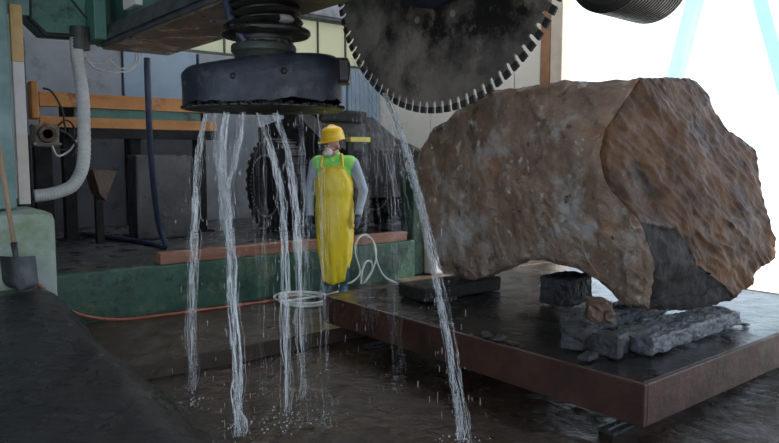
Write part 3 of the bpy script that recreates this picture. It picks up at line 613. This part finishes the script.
for xx in (q0.x-.02, q1.x-.06): m = MB(); m.box((xx, 6.92, 1.5), (xx+.08, 6.97, q1.z+.001)); m.build('bar_bracket', M['machine_dark'], ld)

# timber on the plinth, hoses
a_ = aty(158, 259, 6.42); b_ = aty(404, 236, 6.42)
m = MB(); m.box((a_.x, 6.36, ZT+.006), (b_.x, 6.48, ZT+.115), .008); tag(m.build('red_timber', M['red_timber'], origin=(3.9, 6.42, ZT)), 'long reddish timber laid along the top of the low green wall', 'timber')
pts = [(30, 282, 5.98), (40, 293, 6.0), (60, 305, 6.1), (85, 316, 6.2)]
P = [aty(a, b, y_) for a, b, y_ in pts]
for q in P: q.z = max(q.z, hz(q.x, q.y)+.015)
P += [V((q.x, min(q.y, 6.33), .014)) for q in (atz(120, 321, 0), atz(160, 317, 0), atz(220, 309, 0), atz(280, 301, 0), atz(325, 293, 0))]
m = MB(); m.tube(smooth_path(P), .014, 8); tag(m.build('red_hose', M['red_hose'], smooth=True, origin=(3, 6.2, 0)), 'thin red hose lying along the foot of the green wall', 'hose')
cc = atz(303, 303, 0); P = []
for k in range(100):
    a = 2*PI*k/28; r = .20 + .02*math.sin(a*.37) + .012*(k/28)
    P.append(V((cc.x + .45*0 + r*1.05*math.cos(a), cc.y + r*1.25*math.sin(a), .014 + .014*(k/28) + .02*max(0, math.sin(a*.5+1)))))
P2 = [aty(a, b, 6.28 - d) for a, b, d in ((340, 285, .1), (352, 282, .08), (360, 272, .05), (355, 252, .0), (358, 239, -.02), (366, 235, -.02), (374, 243, 0), (376, 258, .02), (371, 273, .04), (364, 283, .06), (372, 270, .08), (371, 262, .08), (366, 262, .07), (362, 272, .09), (361, 284, .12))]
P3 = [aty(a, b, 6.28 - d) for a, b, d in ((374, 243, .01), (377, 262, .02), (384, 276, .05), (394, 282, .10), (402, 285, .14))]
wh = thing('white_hose', (cc.x, cc.y, 0), 'thin white hose coiled at the feet of the worker and looped against the wall', 'hose')
m = MB(); m.tube(P, .011, 8); m.build('coil', M['white_cable'], wh, True)
m = MB(); m.tube(smooth_path([P[-1], V((cc.x+.5, cc.y+.15, .02))] + P2), .011, 8); m.build('standing_loop', M['white_cable'], wh, True)
m = MB(); m.tube(smooth_path(P3), .011, 8); m.build('tail', M['white_cable'], wh, True)
# ribbed hose by the column, dark blue hose, control cables at the beam end
P = smooth_path([aty(a, b, 6.9) for a, b in ((76, 38), (77, 55), (80, 75), (83, 100), (84, 130), (84, 155), (81, 172), (72, 186), (58, 192), (44, 195), (34, 196))], 14)
m = MB(); NP = len(P); m.tube(P, lambda t: .058 + .0028*math.sin(t*NP*2.1), 16); rh = m.build('ribbed_hose', M['white_hose'], smooth=True, origin=(1.8, 6.9, 1.1)); tag(rh, 'thick grey white ribbed hose hanging below the green guard', 'hose')
q = aty(80, 40, 6.9); m = MB(); m.cyl(q + V((0, 0, -.09)), q + V((0, 0, .12)), .085, n=20); m.build('hose_clamp', M['flange'], rh)
P = [atd(147, 58, 6.6), atd(148, 90, 6.62), atd(150, 140, 6.8), atd(154, 190, 7.1), atd(159, 225, 7.5)] + [atz(a, b, ZT+.03) for a, b in ((165, 247), (150, 243), (120, 239), (94, 235), (78, 234), (66, 236))]
m = MB(); m.tube(smooth_path(P), .03, 10); tag(m.build('blue_hose', M['blue_hose'], smooth=True, origin=(2.8, 7, ZT)), 'dark blue rubber hose hanging from the beam end to the terrace floor', 'hose')
cb_ = thing('cable_loops', (2.4, 7.0, 2.4), 'thin pale cable loops dangling under the end of the beam', 'cable')
for pts in (((86, 57), (95, 68), (112, 72), (130, 70), (139, 60), (138, 54)), ((110, 60), (120, 68), (132, 67), (136, 58), (135, 54)), ((84, 59), (92, 63), (105, 62), (112, 57))):
    m = MB(); m.tube(smooth_path([aty(a, b, 7.0) for a, b in pts]), .010, 6); m.build('cable', M['white_hose'], cb_, True)

# ------------------------------------------------------------------ worker
wk = thing('person', atz(336, 294, 0), 'worker in yellow apron, hard hat and green vest standing by the green wall', 'person')
wk.location.z = 0; wk.location.y = 6.02; wk.location.x = aty(335, 290, 6.02).x
wk.rotation_euler.z = HEAD - PI/2 - .10
def lbuild(m, name, mt, smooth=True, parent=None):
    o = bpy.data.objects.new(name, m.mesh(name, mt, V((0, 0, 0)), smooth)); col.objects.link(o); o.parent = parent or wk; return o
def fuse(m, name, mats, voxel, it, assign=None):
    o = bpy.data.objects.new(name, m.mesh(name, mats)); col.objects.link(o)
    r = o.modifiers.new('r', 'REMESH'); r.mode = 'VOXEL'; r.voxel_size = voxel
    if it: s_ = o.modifiers.new('s', 'SMOOTH'); s_.iterations = it; s_.factor = .5
    dg = bpy.context.evaluated_depsgraph_get(); me = bpy.data.meshes.new_from_object(o.evaluated_get(dg)); o.modifiers.clear(); o.data = me
    me.materials.clear()
    for q in (mats if isinstance(mats, (list, tuple)) else [mats]): me.materials.append(q)
    for p in me.polygons:
        p.use_smooth = True; p.material_index = assign(p.center) if assign else 0
    o.parent = wk; return o
HT = Matrix.Rotation(-.65, 3, 'Z') @ Matrix.Rotation(.14, 3, 'X')         # head turned to its right and tipped down
HO = V((-.01, -.03, 1.585))
def hp_(x, y, z): return HO + HT @ V((x, y, z))
B = MB()
B.ell((0, .01, 1.27), (.185, .115, .20)); B.ell((0, 0, 1.05), (.165, .115, .18)); B.ell((0, .01, .93), (.17, .125, .13))
B.cap((-.17, .01, 1.405), (.17, .01, 1.405), .075, .075); B.cap((0, .01, 1.42), (0, -.005, 1.54), .06, .055)
B.ell(HO + HT @ V((0, .02, .035)), (.078, .098, .098), HT); B.ell(HO + HT @ V((0, -.02, -.045)), (.062, .07, .075), HT)   # cranium, jaw
B.cap(hp_(0, -.092, .012), hp_(0, -.112, -.028), .010, .015); B.cap(hp_(-.02, -.085, .035), hp_(.02, -.085, .035), .012, .012)
for s_ in (-1, 1):
    B.ell(hp_(s_*.078, .012, -.01), (.012, .022, .032), HT)
    B.cap((s_*.09, .0, .92), (s_*.092, -.015, .50), .088, .060); B.cap((s_*.092, -.015, .50), (s_*.088, .015, .12), .062, .045)
    B.cap((s_*.088, .03, .06), (s_*.105, -.15, .042), .052, .042)
arms = {1: [V((.20, .01, 1.40)), V((.30, .07, 1.12)), V((.262, -.05, .87))], -1: [V((-.20, .01, 1.40)), V((-.275, .06, 1.11)), V((-.25, -.05, .86))]}
for s_, (a, b, c) in arms.items():
    B.cap(a, b, .066, .052); B.cap(b, c, .052, .036)
    d = V((-.02*s_, -.06, -1)).normalized(); sd_ = V((-.25*s_, -1, .05)); sd_ = (sd_ - d*sd_.dot(d)).normalized(); nm_ = d.cross(sd_)*s_   # palm faces the thigh
    for k in range(4): B.cap(c - d*.01 + sd_*(.008*(k-1.5)), c + d*.085 + sd_*(.020*(k-1.5)), .022, .015)
    for k in range(4):
        ln = (.030, .036, .034, .026)[k]; r0 = c + d*.085 + sd_*(.0215*(1.5-k))
        q1 = r0 + d*ln + nm_*.006; q2 = q1 + (d*.85 + nm_*.5).normalized()*ln*.8; q3 = q2 + (d*.4 + nm_*.9).normalized()*ln*.6
        B.cap(r0, q1, .0105, .010); B.cap(q1, q2, .010, .0092); B.cap(q2, q3, .0092, .008)
    t0 = c + d*.03 + sd_*.028; t1 = t0 + (d*.6 + sd_*.6 + nm_*.2).normalized()*.04; t2 = t1 + (d + sd_*.1 + nm_*.3).normalized()*.035
    B.cap(t0, t1, .015, .012); B.cap(t1, t2, .012, .0095)
def reg(p):
    if p.z > 1.475 and abs(p.x) < .14: return 0
    if abs(p.x) > .17 and p.z < .875: return 2
    if p.z > .90 or abs(p.x) > .17: return 1
    return 3
body = fuse(B, 'body', [M['skin'], M['sleeve'], M['glove'], M['boot']], .0065, 3, reg)
# sleeve cuffs and boot tops
for s_ in (-1, 1):
    a, b, c = arms[s_]; d = (c-b).normalized(); m = MB(); m.tube([c - d*.05, c - d*.02, c + d*.012], lambda t: .043+.004*math.sin(t*9), 14); lbuild(m, 'cuff', M['sleeve'])
    m = MB(); m.lathe((s_*.088, .012, 0), [(.05, .13), (.062, .14), (.064, .30), (.066, .32), (.058, .325)], (0, 0, 1), 18); lbuild(m, 'boot_shaft', M['boot'])
    m = MB(); m.prism([V((s_*.088-.05, .09, 0)), V((s_*.088+.05, .09, 0)), V((s_*.105+.05, -.16, 0)), V((s_*.105, -.20, 0)), V((s_*.105-.05, -.16, 0))], (0, 0, .02)); lbuild(m, 'boot_sole', M['black'], False)
# vest: padded yoke over the shoulders and chest, high collar
B = MB(); B.cap((-.165, .01, 1.405), (.165, .01, 1.405), .084, .084); B.ell((0, .015, 1.30), (.195, .135, .16)); B.cap((0, .012, 1.44), (0, .004, 1.478), .085, .076)
fuse(B, 'vest', M['vest'], .010, 4)
# apron: bib, waist and skirt as one sheet with folds
m = MB(); prof = [(1.375, .125, .156, 60), (1.32, .165, .162, 80), (1.22, .205, .165, 100), (1.10, .205, .160, 115), (1.0, .205, .165, 125), (.88, .205, .175, 130), (.74, .203, .180, 132), (.58, .192, .178, 135), (.42, .175, .172, 135), (.28, .148, .158, 135), (.15, .130, .150, 135)]
NA = 48; nz = 44; vs = []
def pl(z):
    for i in range(len(prof)-1):
        z0, z1 = prof[i][0], prof[i+1][0]
        if z <= z0 and z >= z1 - 1e-9:
            t = (z0-z)/(z0-z1); return [prof[i][k]*(1-t) + prof[i+1][k]*t for k in (1, 2, 3)]
for sgn in (0, 1):
    for j in range(nz+1):
        z = 1.375 + (.15-1.375)*j/nz; a, b, ph = pl(z)
        for i in range(NA+1):
            th_ = math.radians(-ph + 2*ph*i/NA); low = max(0, (1.0-z)/.85)
            fo = .012*low*math.sin(th_*7+1.3) + .008*low*math.sin(th_*13 + z*3) + .010*noise.noise(V((th_*1.6, z*6 + th_*1.5, 2))) - .010*math.exp(-((z-1.04)/.05)**2)
            r = 1 + fo/.17 - sgn*.03
            vs.append(V((a*r*math.sin(th_), -b*r*math.cos(th_)*(1 if abs(th_) < PI/2 else .75) + .01, z - .012*math.cos(th_*3)*low)))
n1 = (nz+1)*(NA+1)
fs = [(j*(NA+1)+i, j*(NA+1)+i+1, (j+1)*(NA+1)+i+1, (j+1)*(NA+1)+i) for j in range(nz) for i in range(NA)]
fs += [tuple(n1+q for q in f)[::-1] for f in fs]
per = [i for i in range(NA+1)] + [j*(NA+1)+NA for j in range(1, nz+1)] + [nz*(NA+1)+i for i in range(NA-1, -1, -1)] + [j*(NA+1) for j in range(nz-1, 0, -1)]
fs += [(per[i], per[(i+1) % len(per)], n1+per[(i+1) % len(per)], n1+per[i]) for i in range(len(per))]
m.add(vs, fs); ap = lbuild(m, 'apron', M['apron'])
for s_ in (-1, 1):
    m = MB(); m.tube(smooth_path([V((s_*.115, -.135, 1.355)), V((s_*.105, -.10, 1.45)), V((s_*.085, -.02, 1.495)), V((s_*.06, .09, 1.44))], 6), .014, 8); lbuild(m, 'strap', M['apron'], parent=ap)
# hard hat
hh = lambda x, y, z: hp_(x, y, z)
m = MB(); NS2 = 40; vs = []; rws = [(1.09, .060), (1.08, .066), (1.05, .069), (1.04, .10), (.97, .145), (.82, .178), (.55, .198), (.25, .207), (.01, .209)]
for s_, z in rws:
    for k in range(NS2):
        a = 2*PI*k/NS2; rx, ry = .108*s_, .130*s_; yo = .015
        if s_ > 1.04 and math.sin(a) < 0: ry *= 1 + (.38 if s_ > 1.06 else .1)*(-math.sin(a))**2
        vs.append(hh(rx*math.cos(a), yo + ry*math.sin(a), z - (.014*max(0, -math.sin(a)) if s_ > 1.04 else 0)))
m.add(vs, [(j*NS2+k, j*NS2+(k+1) % NS2, (j+1)*NS2+(k+1) % NS2, (j+1)*NS2+k) for j in range(len(rws)-1) for k in range(NS2)] + [tuple((len(rws)-1)*NS2+k for k in range(NS2))])
hm = lbuild(m, 'hard_hat', M['helmet'])
m = MB(); m.tube([hh(0, .015 + .128*math.cos(t), .055 + .157*math.sin(t)) for t in [PI*k/16 for k in range(1, 16)]], .012, 8); lbuild(m, 'ridge', M['helmet'], parent=hm)
for s_ in (-.045, .045):
    m = MB(); m.tube([hh(s_, .015 + .112*math.cos(t), .05 + .142*math.sin(t)) for t in [PI*k/16 for k in range(2, 15)]], .008, 8); lbuild(m, 'ridge', M['helmet'], parent=hm)
m = MB(); m.ell(hh(0, -.062, -.052), (.054, .058, .050), HT); mk_ = lbuild(m, 'face_mask', M['mask'])
m = MB(); m.cyl(hh(0, -.115, -.058), hh(0, -.135, -.062), .020, .018, 14); lbuild(m, 'valve', M['mask'], parent=mk_)
m = MB(); m.tube(smooth_path([hh(-.05, -.05, -.045), hh(-.08, .0, -.03), hh(-.085, .05, -.01), hh(0, .125, .0), hh(.085, .05, -.01), hh(.08, .0, -.03), hh(.05, -.05, -.045)], 5), .005, 6); lbuild(m, 'head_strap', M['black'], parent=mk_)
m = MB(); m.ell(hh(0, .045, .018), (.083, .085, .075), HT); lbuild(m, 'hair', M['hair'])
for s_ in (-1, 1):
    m = MB(); m.ell(hh(s_*.031, -.082, .012), (.013, .010, .008), HT, 10, 8); lbuild(m, 'eye', M['mask'])
    m = MB(); m.ell(hh(s_*.031, -.091, .012), (.006, .004, .006), HT, 8, 6); lbuild(m, 'iris', M['hair'])
    m = MB(); m.tube([hh(s_*.016, -.095, .030), hh(s_*.032, -.096, .034), hh(s_*.048, -.086, .030)], .004, 6); lbuild(m, 'eyebrow', M['hair'])

# ------------------------------------------------------------------ falling water
def stream(path, wd, n, label, r=(.003, .009), spread=2.2, seed=1, drops=40, thin=0, mt='water', group='water streams below the cutting head'):
    rnd = random.Random(seed); P = smooth_path(path, 10); N = len(P); m = MB(); n = int(n*2.4); thin = max(thin, .45)
    for k in range(n):
        ph = rnd.random()*9; off = V((rnd.gauss(0, 1), rnd.gauss(0, 1), 0))*wd*.5
        t0 = max(0, rnd.random()*thin*1.3 - .2); t1 = 1 if rnd.random() > thin else t0 + .25 + .5*rnd.random()
        i0, i1 = int(t0*(N-1)), min(N-1, int(t1*(N-1)))
        if i1-i0 < 4: continue
        pts = []
        for i in range(i0, i1+1):
            t = i/(N-1); jx = .010*noise.noise(V((t*9, ph, 0))) + .004*noise.noise(V((t*30, ph, 1))); jy = .010*noise.noise(V((t*9, ph, 5)))
            pts.append(P[i] + off*(.55 + (spread-.55)*t*.6*abs(noise.noise(V((t*2.2, ph, 3)))+.35)) + V((jx, jy, 0))*(1+t*spread))
        ra = (r[0] + (r[1]-r[0])*rnd.random()**2)*.8
        m.tube(pts, lambda t: ra*(.25 + .9*abs(noise.noise(V((t*7+ph*3, ph, 8))))*1.3)*(1-.45*t), 6)
    for k in range(drops):
        t = rnd.random()**.7; c = P[int(t*(N-1))] + V((rnd.gauss(0, 1), rnd.gauss(0, 1), 0))*wd*(1+1.6*t); s_ = .002 + .003*rnd.random()
        m.ell(c, (s_*.6, s_*.6, s_*(2+5*rnd.random())), None, 6, 4)
    if P[-1].z < .0:                                             # splash where it lands
        for k in range(70):
            a = 2*PI*rnd.random(); q = rnd.random()**1.5*.16; s_ = .0025 + .004*rnd.random()
            m.ell(V((P[-1].x + math.cos(a)*q, P[-1].y + math.sin(a)*q, ZF + .012 + .10*rnd.random()**2)), (s_, s_, s_), None, 6, 4)
    o = m.build('water_stream', M[mt], smooth=True, origin=P[-1], fix=False); return tag(o, label, 'water', group)
def S(*pp): return [atd(a, b, d) for a, b, d in pp]
stream(S((226,112,4.30),(222,150,4.29),(226,200,4.24),(231,260,4.16),(235,330,4.07),(238,395,3.98),(239,436,3.93)), .035, 22, 'brightest thick water stream falling from the cutting head beside the ribbon streams', (.003, .011), 2.6, 1, 90)
stream(S((243,112,4.28),(241,135,4.28),(234,165,4.28),(228,195,4.28),(229,215,4.28)), .03, 12, 'short slanting water ribbon joining the thick stream under the cutting head', (.003, .009), 1.2, 2, 30)
stream(S((206,113,4.42),(200,145,4.41),(196,185,4.40),(194,240,4.40),(192,310,4.40),(192,390,4.4)), .03, 12, 'thin broken water stream at the left rounded end of the cutting head', (.003, .008), 2.2, 3, 60, .5)
stream(S((214,113,4.36),(216,150,4.35),(220,180,4.34),(222,230,4.34)), .03, 8, 'short water ribbon beside the thick stream under the cutting head', (.003, .008), 1.4, 4, 30)
stream(S((258,113,4.22),(270,145,4.2),(279,180,4.2),(284,230,4.15),(286,300,4.1),(287,412,4.05)), .03, 13, 'slanting water stream falling in front of the loader wheel', (.003, .009), 2.0, 5, 60, .35)
stream(S((276,113,4.2),(288,150,4.18),(294,190,4.16),(298,240,4.16),(300,300,4.16),(301,400,4.16)), .03, 13, 'slanting water stream falling beside the arm of the worker', (.003, .009), 2.0, 6, 60, .3)
stream(S((300,112,4.1),(303,160,4.1),(305,230,4.1),(306,320,4.1),(307,415,4.1)), .05, 10, 'fine broken water strands dropping under the end cap of the cutting head', (.002, .005), 2.0, 7, 60, .8, 'spray')
stream(S((320,112,4.05),(322,170,4.05),(323,260,4.05),(324,350,4.05),(325,418,4.05)), .07, 10, 'fine broken water strands dropping in front of the worker', (.002, .005), 2.0, 8, 60, .85, 'spray')
stream(S((262,113,4.6),(263,200,4.6),(263,300,4.6),(263,390,4.6)), .10, 10, 'fine drips falling behind the thick stream of the cutting head', (.002, .004), 2.0, 9, 50, .9, 'spray')
stream(S((384,93,4.75),(396,120,4.65),(409,160,4.5),(421,205,4.35),(433,260,4.18),(445,320,4.0),(456,385,3.85),(463,440,3.74)), .035, 22, 'bright arching water jet thrown off the big saw blade', (.003, .009), 2.8, 10, 110, 0, 'water', 'water off the saw blade')
stream(S((352,58,4.95),(366,90,4.93),(380,130,4.9),(392,180,4.88),(402,240,4.86)), .09, 14, 'fine spray veil falling off the rim of the big saw blade', (.002, .005), 2.4, 11, 90, .6, 'spray', 'water off the saw blade')
stream(S((362,75,4.9),(364,120,4.9),(366,180,4.9),(367,250,4.9),(368,330,4.9)), .10, 14, 'fine vertical drips below the rim of the big saw blade', (.002, .004), 2.4, 12, 90, .8, 'spray', 'water off the saw blade')
stream(S((392,100,4.7),(393,150,4.7),(394,220,4.7),(394,300,4.7),(395,380,4.7)), .07, 9, 'sparse vertical drips beside the arching jet of the saw blade', (.002, .004), 2.4, 13, 60, .8, 'spray', 'water off the saw blade')
